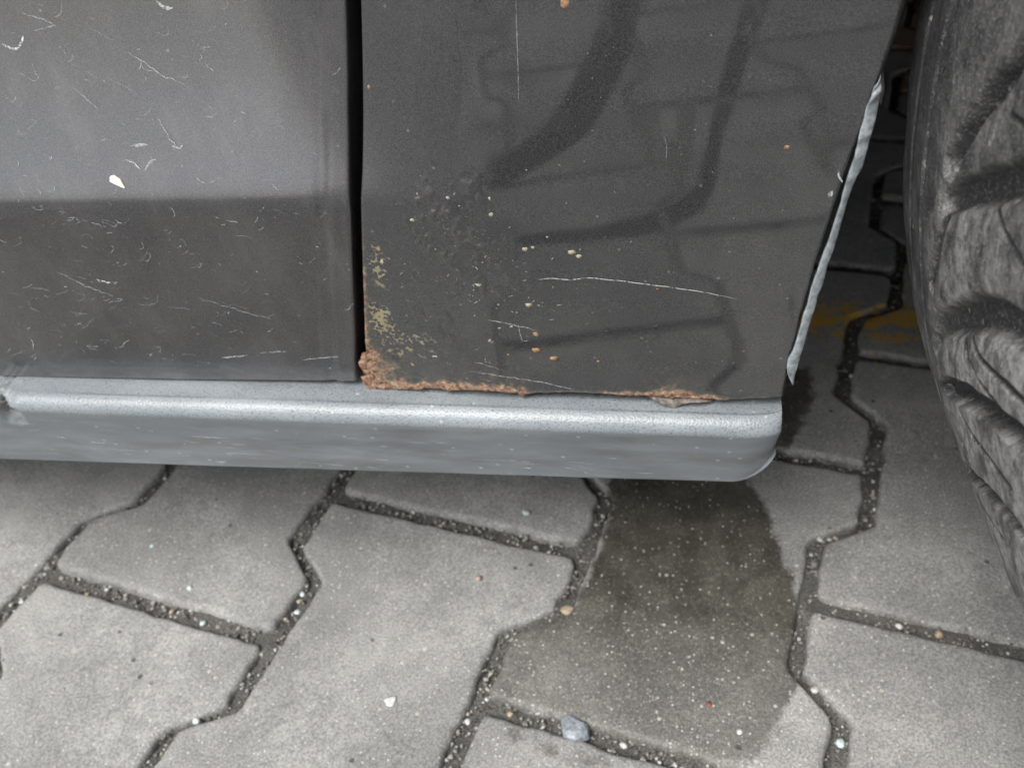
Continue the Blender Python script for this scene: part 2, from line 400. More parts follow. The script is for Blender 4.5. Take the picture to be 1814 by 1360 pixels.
# ------------------------------------------------------------------ pavement
LU, WV, AO, HS = 0.2, 0.1390, 0.0118, 0.0404            # paver length, column pitch, side offset, straight half length
TH = math.radians(11.5)
CT, ST = math.cos(TH), math.sin(TH)
def lat2car(v, u):                                        # lattice (across, along) to world
    y = -u
    return CT * v + ST * y, -ST * v + CT * y
def car2lat(x, y):
    return CT * x - ST * y, -(ST * x + CT * y)
WET = [on_z(*p)[:2] for p in [(1085, 800), (1300, 800), (1325, 850), (1352, 895), (1372, 950), (1384, 1000), (1402, 1040), (1412, 1075), (1408, 1110), (1402, 1180),
                               (1408, 1225), (1385, 1262), (1370, 1300), (1345, 1335), (1300, 1362), (1200, 1340), (1060, 1300), (960, 1262), (860, 1240), (860, 1180), (905, 1125), (1010, 1085), (1035, 1030), (1070, 960), (1080, 890)]]
WET2 = [on_z(*p)[:2] for p in [(1370, 640), (1440, 650), (1450, 700), (1425, 765), (1398, 800), (1370, 800)]]
WET3 = [on_z(*p)[:2] for p in [(870, 1270), (960, 1290), (1060, 1330), (1120, 1365), (1000, 1375), (930, 1340)]]
REFL_STREAKS = [([(.31, -1.05), (.275, -.806), (.269, -.70), (.257, -.618), (.24, -.536), (.211, -.491), (.176, -.455), (.152, -.42)], [.02, .021, .022, .023, .022, .020, .019, .014]),
          ([(.44, -1.0), (.416, -.787), (.398, -.686), (.386, -.608), (.372, -.511), (.365, -.443), (.351, -.412), (.322, -.387), (.281, -.374), (.216, -.372), (.16, -.384)], [.013, .013, .011, .009, .006, .007, .012, .013, .009, .007, .008])]
def wet_at(x, y):
    a = poly_mask(x, y, WET, 0.010)
    a = np.maximum(a, 0.8 * poly_mask(x, y, WET2, 0.012))
    a = np.maximum(a, 0.62 * poly_mask(x, y, WET3, 0.012))
    return a
def damp_at(x, y):
    return 0.62 + 0.38 * sstep(-0.045, 0.02, y + 0.10 * (x - 0.33))
def refl_streak_at(x, y):  # made-up trail, out of view, shaped to give the fender its reflected streaks
    a = np.zeros(np.shape(x))
    for pts, ws in REFL_STREAKS:
        pts = np.asarray(pts); 
        for i in range(len(pts) - 1):
            e = pts[i + 1] - pts[i]; L2 = max(e @ e, 1e-12)
            t = np.clip(((x - pts[i][0]) * e[0] + (y - pts[i][1]) * e[1]) / L2, 0, 1)
            d = np.hypot(x - pts[i][0] - t * e[0], y - pts[i][1] - t * e[1]) - (ws[i] + (ws[i + 1] - ws[i]) * t)
            a = np.maximum(a, np.clip(0.5 - d / 0.008, 0, 1))
    return a
def paint_at(x, y):
    b = np.clip(1 - np.abs(y - 0.25) / 0.055, 0, 1) ** 0.5
    return b * sstep(0.36, 0.40, x) * (1 - sstep(0.56, 0.62, x))
def line_off(k, u):                                       # v offset of column line k at u
    m = np.round(u / (LU / 2)); side = np.where((m - k) % 2 == 0, -1.0, 1.0)
    t = np.abs(u - m * LU / 2)
    return side * AO * (1 - sstep(HS, LU / 2 - HS, t) * 1.0) * 1.0 if False else side * AO * np.where(t < HS, 1.0, 1.0 - (t - HS) / (LU / 4 - HS))
def make_paver(k, m, nu, nv, fine, name, parent, mat):
    r = random.Random(k * 7919 + m * 104729)
    u0, u1 = m * LU / 2, m * LU / 2 + LU
    gap = 0.0038 + r.uniform(-0.0006, 0.0008)
    ua, ub = u0 + gap, u1 - gap
    e = np.linspace(0, 1, nu)
    if fine:                                              # denser rows at the two ends
        e = np.concatenate([np.array([0, .0035, .009, .016, .024]), np.linspace(0.035, 0.965, nu - 10), 1 - np.array([.024, .016, .009, .0035, 0])])
    U = ua + (ub - ua) * e
    sd_ = np.concatenate([np.array([0, .005, .013, .024]), np.linspace(0.04, 0.96, nv - 8), 1 - np.array([.024, .013, .005, 0])]) if fine else np.linspace(0, 1, nv)
    jg = lambda s: (fbm(U * 90, np.full_like(U, k * 3.1 + m), s, 3) - 0.5) * 0.0045 if fine else 0 * U
    cr = 0.005                                            # rounded corners
    du = np.minimum(U - ua, ub - U); inset = np.where(du < cr, cr - np.sqrt(np.maximum(cr ** 2 - (cr - du) ** 2, 0)), 0)
    vl = k * WV + line_off(k, U) + gap + inset + jg(1)
    vr = (k + 1) * WV + line_off(k + 1, U) - gap - inset + jg(2)
    V = vl[:, None] + (vr - vl)[:, None] * sd_[None]
    UU = U[:, None] + 0 * V
    if fine:
        UU = UU + (fbm(V * 90, V * 0 + m * 5.3 + k, 5, 3) - 0.5) * 0.003 * (1 - sstep(0, 0.02, du))[:, None] 
    dv = np.minimum(V - vl[:, None], vr[:, None] - V)
    dd = np.minimum(np.maximum(dv, 0), np.maximum(du, 0)[:, None])
    rad = 0.0034
    q = np.clip(1 - dd / rad, 0, 1)
    Z = -rad * (1 - np.sqrt(np.maximum(1 - q * q, 0))) * 0.9
    tx, ty = r.uniform(-.012, .012), r.uniform(-.012, .012)
    Z = Z + (V - V.mean()) * tx + (UU - UU.mean()) * ty + r.uniform(-0.0012, 0.0004)
    if fine: Z = Z + (fbm(V * 220, UU * 220, 9, 3) - 0.5) * 0.0007
    X, Y = lat2car(V, UU)
    n, mm = V.shape
    Vt = np.stack([X, Y, Z], -1).reshape(-1, 3)
    F = gfaces(n, mm)
    ring = np.concatenate([np.arange(mm), np.arange(1, n) * mm + mm - 1, (n - 1) * mm + np.arange(mm - 2, -1, -1), np.arange(n - 2, 0, -1) * mm])
    low = Vt[ring].copy(); low[:, 2] = -0.05
    b = len(Vt); R_ = len(ring); i = np.arange(R_)
    SF = np.stack([ring, b + i, b + (i + 1) % R_, ring[(i + 1) % R_]], -1)
    Vt = np.concatenate([Vt, low]); F = np.concatenate([F, SF])
    at = None
    if fine:
        x, y = Vt[:, 0], Vt[:, 1]
        dirt_dark = np.concatenate([(1 - sstep(0, 0.006, dd)).ravel() * 0.55, np.ones(R_)])
        at = {'wet': wet_at(x, y), 'paint': paint_at(x, y), 'damp': damp_at(x, y), 'refl_streak': refl_streak_at(x, y), 'dirt_dark': dirt_dark}
    if name is None: return Vt, F
    cx, cy = lat2car((k + .5) * WV, (u0 + u1) / 2)
    me_o = mesh(name, Vt - np.array([cx, cy, 0]), F, mat, None, at)
    me_o.location = (cx, cy, 0)
    me_o.parent = parent
    return me_o

def build_pavement():
    M_GRD = M_FAR
    g = MB(); g.add([(-300, -300, -0.03), (300, -300, -0.03), (300, 300, -0.03), (-300, 300, -0.03)], [(0, 1, 2, 3)])
    tag(g.build('ground', M_GRD), kind='structure')
    # sand bed in the joints, fine where the camera looks
    def axis(a, b, fa, fb, fine, coarse):
        return np.concatenate([np.arange(a, fa, coarse), np.arange(fa, fb, fine), np.arange(fb, b + coarse, coarse)])
    xs = axis(-3, 4, -0.2, 0.8, 0.003, 0.1); ys = axis(-3, 4, -0.15, 0.75, 0.003, 0.1)
    X, Y = np.meshgrid(xs, ys, indexing='xy')
    pale = 1 - sstep(-0.20, -0.14, Y)
    Z = -0.0050 + 0.0022 * pale + (fbm(X * 60, Y * 60, 3, 4) - 0.5) * 0.007 + (fbm(X * 400, Y * 400, 4, 2) - 0.5) * 0.0016
    bed = mesh('pavement', np.stack([X, Y, Z], -1), gfaces(len(ys), len(xs)), M_JOINT, None, {'pale': pale})
    tag(bed, kind='structure')
    cells = []
    for k in range(-16, 22):
        for m in range(-34, 30):
            if (m - k) % 2: continue
            cx, cy = lat2car((k + .5) * WV, m * LU / 2 + LU / 2)
            cells.append((math.hypot(cx - 0.4, (cy - 0.15)), k, m, cx, cy))
    cells.sort()
    rest_V, rest_F, base = [], [], 0
    for i, (d, k, m, cx, cy) in enumerate(cells):
        fine = -0.35 < cx < 0.95 and -1.02 < cy < 0.85
        mat = M_RED if cy > 0.66 and cx < 2 else M_PAVER
        if i < 290: make_paver(k, m, 60 if fine else 9, 42 if fine else 7, fine, 'paver', bed, mat)
        elif d < 2.6:
            V, F = make_paver(k, m, 5, 3, False, None, None, None)
            rest_V.append(V); rest_F.append(F + base); base += len(V)
    o = mesh('paver_field', np.concatenate(rest_V), np.concatenate(rest_F), M_FAR)
    o.parent = bed; tag(o, kind='stuff')
    return bed
# dark trail added on pavers outside the frame for its reflection in the clearcoat
REFL_STREAK_PX = []
PAV = build_pavement()

def ico(sub=1):
    bm = bmesh.new(); bmesh.ops.create_icosphere(bm, subdivisions=sub, radius=1.0)
    V = np.array([v.co[:] for v in bm.verts]); F = np.array([[v.index for v in f.verts] for f in bm.faces]); bm.free()
    return V, F
def joint_dist(v, u):
    d = 1e9
    k0 = int(round(v / WV))
    for k in (k0 - 1, k0, k0 + 1):
        d = min(d, abs(v - k * WV - float(line_off(k, np.array(u)))))
    kc = math.floor((v - 0) / WV)
    for k in (kc, ):
        m = round(u / (LU / 2))
        if (m - k) % 2: m = m + (1 if u > m * LU / 2 else -1)
        d = min(d, abs(u - m * LU / 2))
    return d
def grit():
    V1, F1 = ico(1)
    VV, FF, b = [], [], 0
    n = 0
    rr = random.Random(5)
    while n < 9000:
        x, y = rr.uniform(-0.12, 0.72), rr.uniform(-0.12, 0.5)
        v, u = car2lat(x, y)
        d = joint_dist(v, u)
        onj = d < 0.0055
        if not onj and rr.random() > 0.006: continue
        if y > 0.2 and rr.random() < 0.5: continue
        s = rr.choice([0.0004, 0.0005, 0.0006, 0.0007, 0.0007, 0.0011]) * rr.uniform(0.7, 1.4)
        if not onj: s *= 0.6
        z = (-0.0047 + rr.uniform(0, 0.0022)) if onj else s * 0.3 - 0.0004
        sc = np.array([rr.uniform(.7, 1.3), rr.uniform(.7, 1.3), rr.uniform(.5, .9)]) * s
        P = V1 * (1 + (np.array([hash2(np.arange(len(V1)), np.full(len(V1), n), 3)]).T - .5) * 0.5) * sc
        a = rr.uniform(0, 6.28); c_, s_ = math.cos(a), math.sin(a)
        P = np.stack([P[:, 0] * c_ - P[:, 1] * s_ + x, P[:, 0] * s_ + P[:, 1] * c_ + y, P[:, 2] + z], -1)
        VV.append(P); FF.append(F1 + b); b += len(P); n += 1
    tag(mesh('joint_grit', np.concatenate(VV), np.concatenate(FF), M_GRIT, None, smooth=False),
        'grey and white grit lying in the joints between the pavers', 'grit', kind='stuff')
grit()

# ------------------------------------------------------------------ car body surface
ZC = 0.2630
def surf_y(x, z):
    x = np.asarray(x, float); z = np.asarray(z, float)
    low = -0.0345 + np.maximum(ZC - z, 0) * 0.085
    t = np.maximum(z - ZC, 0)
    soft = np.log1p(np.exp((z - ZC) / 0.0022)) * 0.0022
    crease = -0.0345 + np.maximum(ZC - z, 0) * 0.085 + 0.0300 * (1 - np.exp(-soft / 0.062))
    smooth = -0.0345 + (ZC - z) * 0.030 + 0.004 * np.exp(-((z - ZC) / 0.03) ** 2) * 0
    f = 1 - sstep(0.225, 0.300, x)
    y = smooth + (crease - smooth) * f + 0 * low
    b = np.maximum(z - 0.36, 0)
    belly = 0.125 * (1 - np.exp(-(b / 0.16) ** 2))
    top = np.maximum(z - 0.72, 0)
    return y - belly + 0.35 * top ** 1.5
def surf_hit(px, py):
    y = -0.03; P = on_y(px, py, y)
    for _ in range(12):
        y = float(surf_y(P[0], P[2])); P = on_y(px, py, y)
    return P
def surf_normal(x, z):
    e = 5e-4
    dx = (surf_y(x + e, z) - surf_y(x - e, z)) / (2 * e); dz = (surf_y(x, z + e) - surf_y(x, z - e)) / (2 * e)
    n = np.array([float(dx), -1.0, float(dz)]); return n / np.linalg.norm(n)
def edge_x(pts, z):                                       # x of an edge traced in the photo, at height z
    P = np.array([surf_hit(*p) for p in pts]); o = np.argsort(P[:, 2])
    zz, xx = P[o, 2], P[o, 0]
    r = np.interp(z, zz, xx)
    s1 = (xx[-1] - xx[-3]) / (zz[-1] - zz[-3]); r = np.where(z > zz[-1], xx[-1] + (z - zz[-1]) * s1, r)
    return r
E_DOOR = [(613, 0), (617, 200), (622, 380), (627, 540), (631, 676)]
E_FL = [(638, 0), (641, 150), (640, 300), (640, 450), (645, 580), (650, 690)]
E_FR = [(1608, 0), (1590, 60), (1562, 140), (1538, 205), (1505, 290), (1475, 380), (1445, 470), (1420, 560), (1400, 640), (1387, 706)]
E_FB = [(650, 690), (760, 689), (850, 692), (930, 698), (1010, 697), (1150, 703), (1290, 710), (1387, 706)]
E_DB = [(-600, 655), (0, 667), (320, 673), (631, 677)]

HEM = [(0.0, 0.0), (0.0005, 0.00015), (0.0009, 0.0006), (0.0011, 0.0014), (0.0011, 0.004), (0.0011, 0.014)]
def panel(name, xl, xr, zb, zt, ns, nz, mat, parent, hemL=True, hemR=True, hemB=True, post=None, attrs=None, srange=None):
    """grid between two edge curves; xl, xr are functions of z, zb of s"""
    s = np.linspace(0, 1, ns); t = np.linspace(0, 1, nz)
    if srange is not None: s = srange
    S, T = np.meshgrid(s, t, indexing='xy')
    z0 = zb(S) + (0.0011 if hemB else 0)
    Z = z0 + (zt - z0) * T
    XL, XR = xl(Z) + (0.0011 if hemL else 0), xr(Z) - (0.0011 if hemR else 0)
    X = XL + (XR - XL) * S
    Y = surf_y(X, Z)
    DL, DR, DB = X - XL, XR - X, Z - z0
    if post: Y = post(X, Y, Z, DL, DR, DB)
    P = np.stack([X, Y, Z], -1)
    A = {k: f(X, Z, DL, DR, DB) for k, f in (attrs or {}).items()}
    def ext(P, A, axis, first, dirv):
        edge = np.take(P, [0 if first else -1], axis)
        L = [edge + np.array([o * dirv[0], d, o * dirv[2]]) for o, d in HEM[1:]]
        if first: L = L[::-1]
        Pn = np.concatenate(L + [P] if first else [P] + L, axis)
        An = {}
        for k, a in A.items():
            ea = np.take(a, [0 if first else -1], axis); EL = [ea] * (len(HEM) - 1)
            An[k] = np.concatenate(EL + [a] if first else [a] + EL, axis)
        return Pn, An
    if hemL: P, A = ext(P, A, 1, True, (-1, 0, 0))
    if hemR: P, A = ext(P, A, 1, False, (1, 0, 0))
    if hemB: P, A = ext(P, A, 0, True, (0, 0, -1))
    return mesh(name, P, gfaces(P.shape[0], P.shape[1]), mat, parent, A)

car = bpy.data.objects.new('car', None); COL.objects.link(car)
car.location = (0.0, 0.8, 0.0)
tag(car, 'dark grey car with rusted lower wing edge beside its front tyre, parked on pavers', 'car')
bpy.context.view_layer.update()

# ---- door
ZV = 0.345
dbP = np.array([surf_hit(*p) for p in E_DB])
def door_zb(s): return np.interp(-0.9 + (0.232 + 0.9) * s, dbP[:, 0], dbP[:, 2])
s_d = np.concatenate([np.linspace(0, 0.80, 40, endpoint=False), np.linspace(0.80, 1, 240)])
door_edge = lambda z: edge_x(E_DOOR, z)
def door_post(X, Y, Z, DL, DR, DB):
    Y = Y + (fbm(X * 9, Z * 9, 21, 2) - 0.5) * 0.0006
    Y = Y - 0.0010 * np.exp(-((DR - 0.0050) / 0.0018) ** 2) * 0.35 + 0.0006 * np.exp(-((DR - 0.0085) / 0.002) ** 2)
    return Y
door = panel('door', lambda z: -0.9 + 0 * z, door_edge, door_zb, ZV, 0, 230, M_DOOR, car, hemL=True, post=door_post, srange=s_d, attrs={'dust': lambda X, Z, DL, DR, DB: np.exp(-DB / 0.007) * 0.75})
# upper door, coarse, out of the frame
def upper(name, x0, x1, z0, z1, nx, nz, mat, parent, cut=None):
    xs = np.linspace(x0, x1, nx); zs = np.linspace(z0, z1, nz)
    X, Z = np.meshgrid(xs, zs, indexing='xy')
    if cut is not None: Z = np.maximum(Z, cut(X)); 
    Y = surf_y(X, Z)
    return mesh(name, np.stack([X, Y, Z], -1), gfaces(nz, nx), mat, parent)
xdt = float(door_edge(np.array(ZV)))
upper('door_upper', -0.9, xdt, ZV, 0.92, 40, 40, M_DOOR, door)

# ---- fender
fbP = np.array([surf_hit(*p) for p in E_FB])
fe_l = lambda z: edge_x(E_FL, z)
fe_r = lambda z: edge_x(E_FR, z)
XB0, XB1 = fbP[0, 0], fbP[-1, 0]
def fen_zb(s):
    x = XB0 + (XB1 - XB0) * s
    z = np.interp(x, fbP[:, 0], fbP[:, 2])
    rag = (fbm(x * 260, x * 0 + 3.3, 31, 4) - 0.5) * 0.0016 * (0.35 + sstep(0.36, 0.2, x) if False else 0.6)
    return z + rag
def rust_f(X, Z, DL, DR, DB):
    p = lambda px: surf_hit(px, 692)[0]
    hgt = np.interp(X, [p(650), p(700), p(740), p(800), p(870), p(930), p(960), p(1040), p(1090), p(1150), p(1170), p(1200), p(1260), p(1300), p(1340), p(1387)],
                    [.010, .0068, .0034, .0042, .0040, .0034, .0009, .0008, .0014, .0024, .0042, .0044, .0026, .0014, .0009, .0018])
    amp = np.interp(X, [p(650), p(915), p(950), p(1040), p(1110), p(1160), p(1250), p(1300), p(1387)], [1.08, 1.05, .52, .48, .8, 1.0, .95, .5, .42])
    a = np.maximum(np.exp(-(DB / hgt) ** 1.5) * amp, 0.55 * np.exp(-DB / (2.8 * hgt)) * sstep(.0012, .003, hgt))
    cq = np.hypot(DL / 0.024, np.maximum(DB, 0) / 0.027); a = np.maximum(a, 0.74 * np.clip(1.12 - cq, 0, 1) ** 0.8)
    wl = np.interp(Z, [0.176, 0.186, 0.195, 0.204, 0.215, 0.235, 0.26], [.014, .0125, .0085, .0030, .0014, .0008, .0003])
    b = np.exp(-(DL / wl) ** 1.4) * np.interp(Z, [0.17, 0.2, 0.21, 0.235, 0.27], [1.0, 0.85, 0.62, 0.5, 0.2])
    b = np.maximum(b, 0.40 * np.exp(-DL / 0.0055) * (1 - sstep(0.215, 0.245, Z)))
    return np.maximum(a, b)
def spots_f(X, Z, DL, DR, DB):
    c = surf_hit(678, 568); d = np.hypot((X - c[0]) / 0.0055, (Z - c[2]) / 0.011)
    a = np.clip(1.15 - d, 0, 1)
    c = surf_hit(668, 470); d = np.hypot((X - c[0]) / 0.005, (Z - c[2]) / 0.015); a = np.maximum(a, 0.48 * np.clip(1.15 - d, 0, 1))
    c = surf_hit(720, 610); d = np.hypot((X - c[0]) / 0.016, (Z - c[2]) / 0.010); a = np.maximum(a, 0.5 * np.clip(1.15 - d, 0, 1))
    return a
BL = []
rb = random.Random(3)
for (px, py, n, sx, sy) in [(770, 375, 46, 42, 28), (820, 350, 22, 30, 30), (740, 310, 5, 6, 6), (770, 420, 34, 60, 24), (690, 620, 45, 26, 45), (850, 470, 30, 110, 40), (760, 560, 34, 60, 60), (705, 560, 20, 20, 40)]:
    for _ in range(n):
        P = surf_hit(px + rb.gauss(0, sx), py + rb.gauss(0, sy)); BL.append((P[0], P[2], rb.choice([.0004, .0005, .0007, .0011]) * rb.uniform(.8, 1.3)))
def blis(X, Z, pit=False):
    """irregular, merging blisters over the rust that creeps under the paint"""
    m = 0
    for px, py, sx, sy, w_ in [(775, 385, 55, 38, 1.0), (825, 345, 35, 32, 0.7), (745, 312, 10, 8, 0.9), (800, 430, 70, 30, 0.75), (690, 620, 30, 50, 0.9), (840, 490, 110, 45, 0.5), (770, 570, 60, 60, 0.5)]:
        P = surf_hit(px, py); Q = surf_hit(px + sx, py + sy)
        m = np.maximum(m, w_ * np.exp(-0.5 * (((X - P[0]) / (Q[0] - P[0])) ** 2 + ((Z - P[2]) / (Q[2] - P[2])) ** 2)))
    if pit: return m
    n = fbm(X * 430, Z * 430, 101, 3); n2 = fbm(X * 180, Z * 180, 102, 2)
    return sstep(0.50, 0.78, n + 0.35 * (n2 - 0.5)) * sstep(0.12, 0.6, m) * (0.35 + 0.65 * m)
def fen_post(X, Y, Z, DL, DR, DB):
    r = rust_f(X, Z, DL, DR, DB)
    k = sstep(0.35, 0.9, r)
    Y = Y - k * (fbm(X * 420, Z * 420, 41, 4) - 0.25) * 0.0013 - blis(X, Z) * 0.0006
    Y = Y + (fbm(X * 9, Z * 9, 43, 2) - 0.5) * 0.0006
    return Y
fender = panel('fender', fe_l, fe_r, fen_zb, ZV, 300, 260, M_FENDER, car, post=fen_post, attrs={'rust': rust_f, 'spots': spots_f, 'blister': lambda X, Z, *a: blis(X, Z), 'pit': lambda X, Z, *a: blis(X, Z, True), 'haze': lambda X, Z, *a: (1 - sstep(0.262, 0.312, X + (Z - .25) * .12)) * sstep(0.205, 0.25, Z)})
# rest of the fender round the wheel arch, out of the frame
WX, WY, WR, WW, WPSI = 0.7299, -0.05815, 0.3127, 0.1785, 0.0986
xr0, xl0 = float(fe_r(np.array(ZV))), float(fe_l(np.array(ZV)))
def arch_z(x):
    c, a = 0.80, 0.80 - xr0
    return ZV + 0.37 * np.sqrt(np.maximum(1 - ((x - c) / a) ** 2, 0)) * (np.abs(x - c) < a)
xs = np.concatenate([np.linspace(xl0, xr0, 8), xr0 + (2 * (0.80 - xr0)) * (1 - np.cos(np.linspace(0, math.pi, 48)[1:])) / 2, np.linspace(2 * 0.80 - xr0 + 0.02, 1.5, 8)])
tt = np.linspace(0, 1, 30)
zl = np.maximum(arch_z(xs), ZV)
X = np.tile(xs, (30, 1)); Z = zl[None] + (0.90 - zl[None]) * tt[:, None]
mesh('fender_upper', np.stack([X, surf_y(X, Z), Z], -1), gfaces(30, len(xs)), M_DOOR, fender)

# rust crust lumps on the corner of the fender, pushing into the door gap
V1, F1 = ico(2)
mb_V, mb_F, b = [], [], 0
for (px, py, r) in [(647, 634, .0019), (646, 645, .0024), (649, 656, .0018), (651, 674, .0022), (657, 684, .0020), (795, 685, .0021), (925, 696, .0014), (1190, 703, .0010)]:
    P = surf_hit(px, py)
    n = fbm(V1[:, 0] * 2 + px, V1[:, 1] * 2 + V1[:, 2] * 1.7 + py, 51, 3) 
    Q = V1 * (0.55 + 0.9 * n)[:, None] * r * np.array([1.0, 0.45, 1.2]) + P + V1 * (fbm(V1[:, 0] * 7 + py, V1[:, 1] * 7 + V1[:, 2] * 9, 52, 2) - .5)[:, None] * r * .7 + np.array([0, 0.0002, 0])
    mb_V.append(Q); mb_F.append(F1 + b); b += len(Q)
tag(mesh('rust_crust', np.concatenate(mb_V), np.concatenate(mb_F), M_RUST, fender, smooth=True), kind='stuff')

# specks of rust and primer showing through the paint
def specks(name, L, mat, parent):
    V1, F1 = ico(1); VV, FF, b = [], [], 0
    for i, (px, py, rx, rz) in enumerate(L):
        P = surf_hit(px, py); n = hash2(np.arange(len(V1)), np.full(len(V1), i * 13 + 5), 7)
        s = 0.00023
        Q = V1 * (0.65 + 0.7 * n)[:, None] * np.array([rx * s, 0.00022, rz * s]) + P
        VV.append(Q); FF.append(F1 + b); b += len(Q)
    o = mesh(name, np.concatenate(VV), np.concatenate(FF), mat, parent); tag(o, kind='stuff'); return o
rs = random.Random(9)
L1 = [(1003, 4, 8, 8), (654, 156, 3, 4), (1395, 261, 4, 4), (952, 620, 9, 6), (981, 634, 9, 6), (950, 592, 5, 5), (733, 645, 6, 5), (773, 651, 6, 6), (900, 627, 3, 3), (794, 488, 4, 4), (774, 490, 3, 3), (860, 636, 3, 3), (1060, 640, 4, 2), (670, 439, 5, 6), (1165, 512, 2, 2)]
L2 = [(931, 441, 5, 4), (944, 438, 4, 3), (1014, 447, 6, 5), (1027, 454, 6, 4), (861, 454, 7, 5), (850, 505, 8, 5), (937, 540, 7, 5), (905, 578, 5, 4), (868, 601, 5, 6), (885, 581, 4, 2), (867, 352, 3, 5), (870, 380, 5, 4), (730, 390, 6, 4), (676, 462, 5, 6), (790, 528, 3, 3), (776, 631, 10, 3), (807, 662, 5, 4), (863, 470, 4, 3), (790, 372, 4, 4), (793, 350, 4, 3)]
for _ in range(90):
    L2.append((rs.gauss(800, 90), rs.gauss(520, 75), rs.uniform(1, 2.2), rs.uniform(1, 2)))
L2 = [q for q in L2 if q[0] > 655 and q[1] < 680]
specks('rust_specks', L1, M_RSPOT, fender)
specks('paint_specks', L2, M_PALE, fender)

# thin ribbons: scratches and dried scuffs lying on a panel
def ribbons(name, lines, mat, parent, lift=0.00025):
    VV, FF, b = [], [], 0
    for pts, wd in lines:
        P = np.array([surf_hit(*p) for p in pts]); n = len(P)
        T = np.gradient(P, axis=0); T /= np.linalg.norm(T, axis=1)[:, None] + 1e-12
        N = np.cross(T, np.array([0, -1.0, 0])); N /= np.linalg.norm(N, axis=1)[:, None] + 1e-12
        wv = (np.asarray(wd) if np.ndim(wd) else wd * np.interp(np.linspace(0, 1, n), [0, .2, .8, 1], [.25, 1, 1, .2])) * 0.5
        off = np.array([0, -lift, 0])
        VV.append(np.concatenate([P + N * wv[:, None] + off, P - N * wv[:, None] + off]))
        i = np.arange(n - 1); FF.append(np.stack([i, i + 1, n + i + 1, n + i], -1) + b); b += 2 * n
    o = mesh(name, np.concatenate(VV), np.concatenate(FF), mat, parent); tag(o, kind='stuff'); return o
def dens(pts, n=14, jit=0.6, seed=0):
    pts = np.array(pts, float); t = np.linspace(0, len(pts) - 1, n)
    r = np.random.default_rng(seed)
    return np.stack([np.interp(t, np.arange(len(pts)), pts[:, k]) + r.normal(0, jit, n) for k in (0, 1)], -1)
scr = [(dens([(952, 495), (975, 492), (1012, 495), (1040, 491), (1100, 497), (1180, 507), (1250, 517), (1305, 529)], 40, .35, 1), .00032),
       (dens([(862, 566), (890, 570), (920, 577), (953, 585)], 16, .5, 2), .0003), (dens([(830, 656), (900, 667), (960, 676), (1031, 692)], 26, .4, 3), .00025),
       (dens([(914, 0), (916, 60), (918, 130), (919, 180)], 22, .2, 4), .00012), (dens([(840, 640), (862, 646), (890, 655)], 9, .5, 5), .00022),
       (dens([(1484, 300), (1487, 315), (1492, 322)], 8, .3, 6), .0005), (dens([(1470, 340), (1474, 338), (1473, 346), (1468, 348), (1469, 341)], 10, .4, 7), .0006),
       (dens([(1178, 242), (1182, 262), (1180, 285)], 8, .3, 8), .0001), (dens([(918, 575), (925, 603), (937, 603)], 9, .3, 9), .0002)]
for i in range(70):
    x, y = rs.gauss(870, 110), rs.gauss(530, 80)
    if x < 665 or y > 675: continue
    a = rs.uniform(-.9, .9); l = rs.uniform(2, 9)
    scr.append((dens([(x, y), (x + l * math.cos(a), y + l * math.sin(a))], 4, .6, i), .00018))
for i in range(60):
    x, y = rs.uniform(1000, 1400), rs.uniform(60, 680)
    a = rs.uniform(-1.5, 1.5); l = rs.uniform(1, 4)
    scr.append((dens([(x, y), (x + l * math.cos(a), y + l * math.sin(a))], 3, .3, i), .0002))
ribbons('scratch_marks', scr, M_SCR, fender)
sc = []
def worm(x, y, l, a, c, seed, wd):
    n = 11; r = np.random.default_rng(seed); pts = []; ang = a
    for i in range(n):
        pts.append((x, y)); x += l / n * math.cos(ang); y += l / n * math.sin(ang); ang += c / n + r.normal(0, .28)
    sc.append((np.array(pts), wd * r.uniform(.6, 1.5)))
for i in range(520):
    x = rs.uniform(-10, 612); y = rs.choice([rs.uniform(370, 660), rs.uniform(370, 640), rs.uniform(0, 360)])
    if y < 360 and x > 470 and rs.random() < .8: continue
    if x > 400 and rs.random() < 0.45: continue
    worm(x, y, rs.choice([5, 8, 11, 15, 22, 34]) * rs.uniform(.7, 1.2), rs.choice([rs.gauss(.1, .3), rs.gauss(.5, .3)]) if y < 360 else rs.gauss(0.05, .25), rs.choice([0, 0, 0.3, -0.6, -1.8, -2.6]), i, .00026)
for i, L in enumerate([[(150, 40), (175, 57), (207, 75)], [(228, 92), (262, 115), (290, 135), (327, 148)], [(190, 136), (242, 164)], [(340, 70), (370, 94)], [(346, 170), (385, 197)], [(130, 155), (160, 180), (175, 193)], [(30, 20), (80, 34), (98, 45), (60, 55)],
                       [(30, 225), (40, 240), (70, 210)], [(320, 260), (330, 250), (360, 252)], [(350, 525), (400, 542), (455, 558), (487, 565)], [(100, 480), (150, 505), (200, 524)], [(395, 633), (430, 629), (440, 628)], [(460, 625), (490, 622), (510, 622)], [(535, 637), (575, 632), (605, 631)],
                       [(170, 495), (180, 496), (200, 500)], [(300, 543), (320, 545), (340, 547)], [(0, 76), (14, 82), (25, 87), (36, 82), (42, 64)], [(275, 0), (285, 10), (295, 15), (308, 14)], [(280, 208), (298, 240), (312, 258)], [(215, 278), (236, 285), (256, 303), (270, 285), (278, 280)], [(240, 310), (242, 330), (262, 338), (270, 322)], [(232, 258), (248, 255), (262, 257)]]):
    sc.append((dens(L, 22, .7, i + 900), .00042))
bright = []
bright.append((dens([(278, 2), (288, 11), (296, 15), (306, 14)], 12, .3, 77), .0011)); bright.append((dens([(4, 77), (16, 83), (26, 87), (34, 84)], 12, .3, 78), .0008))
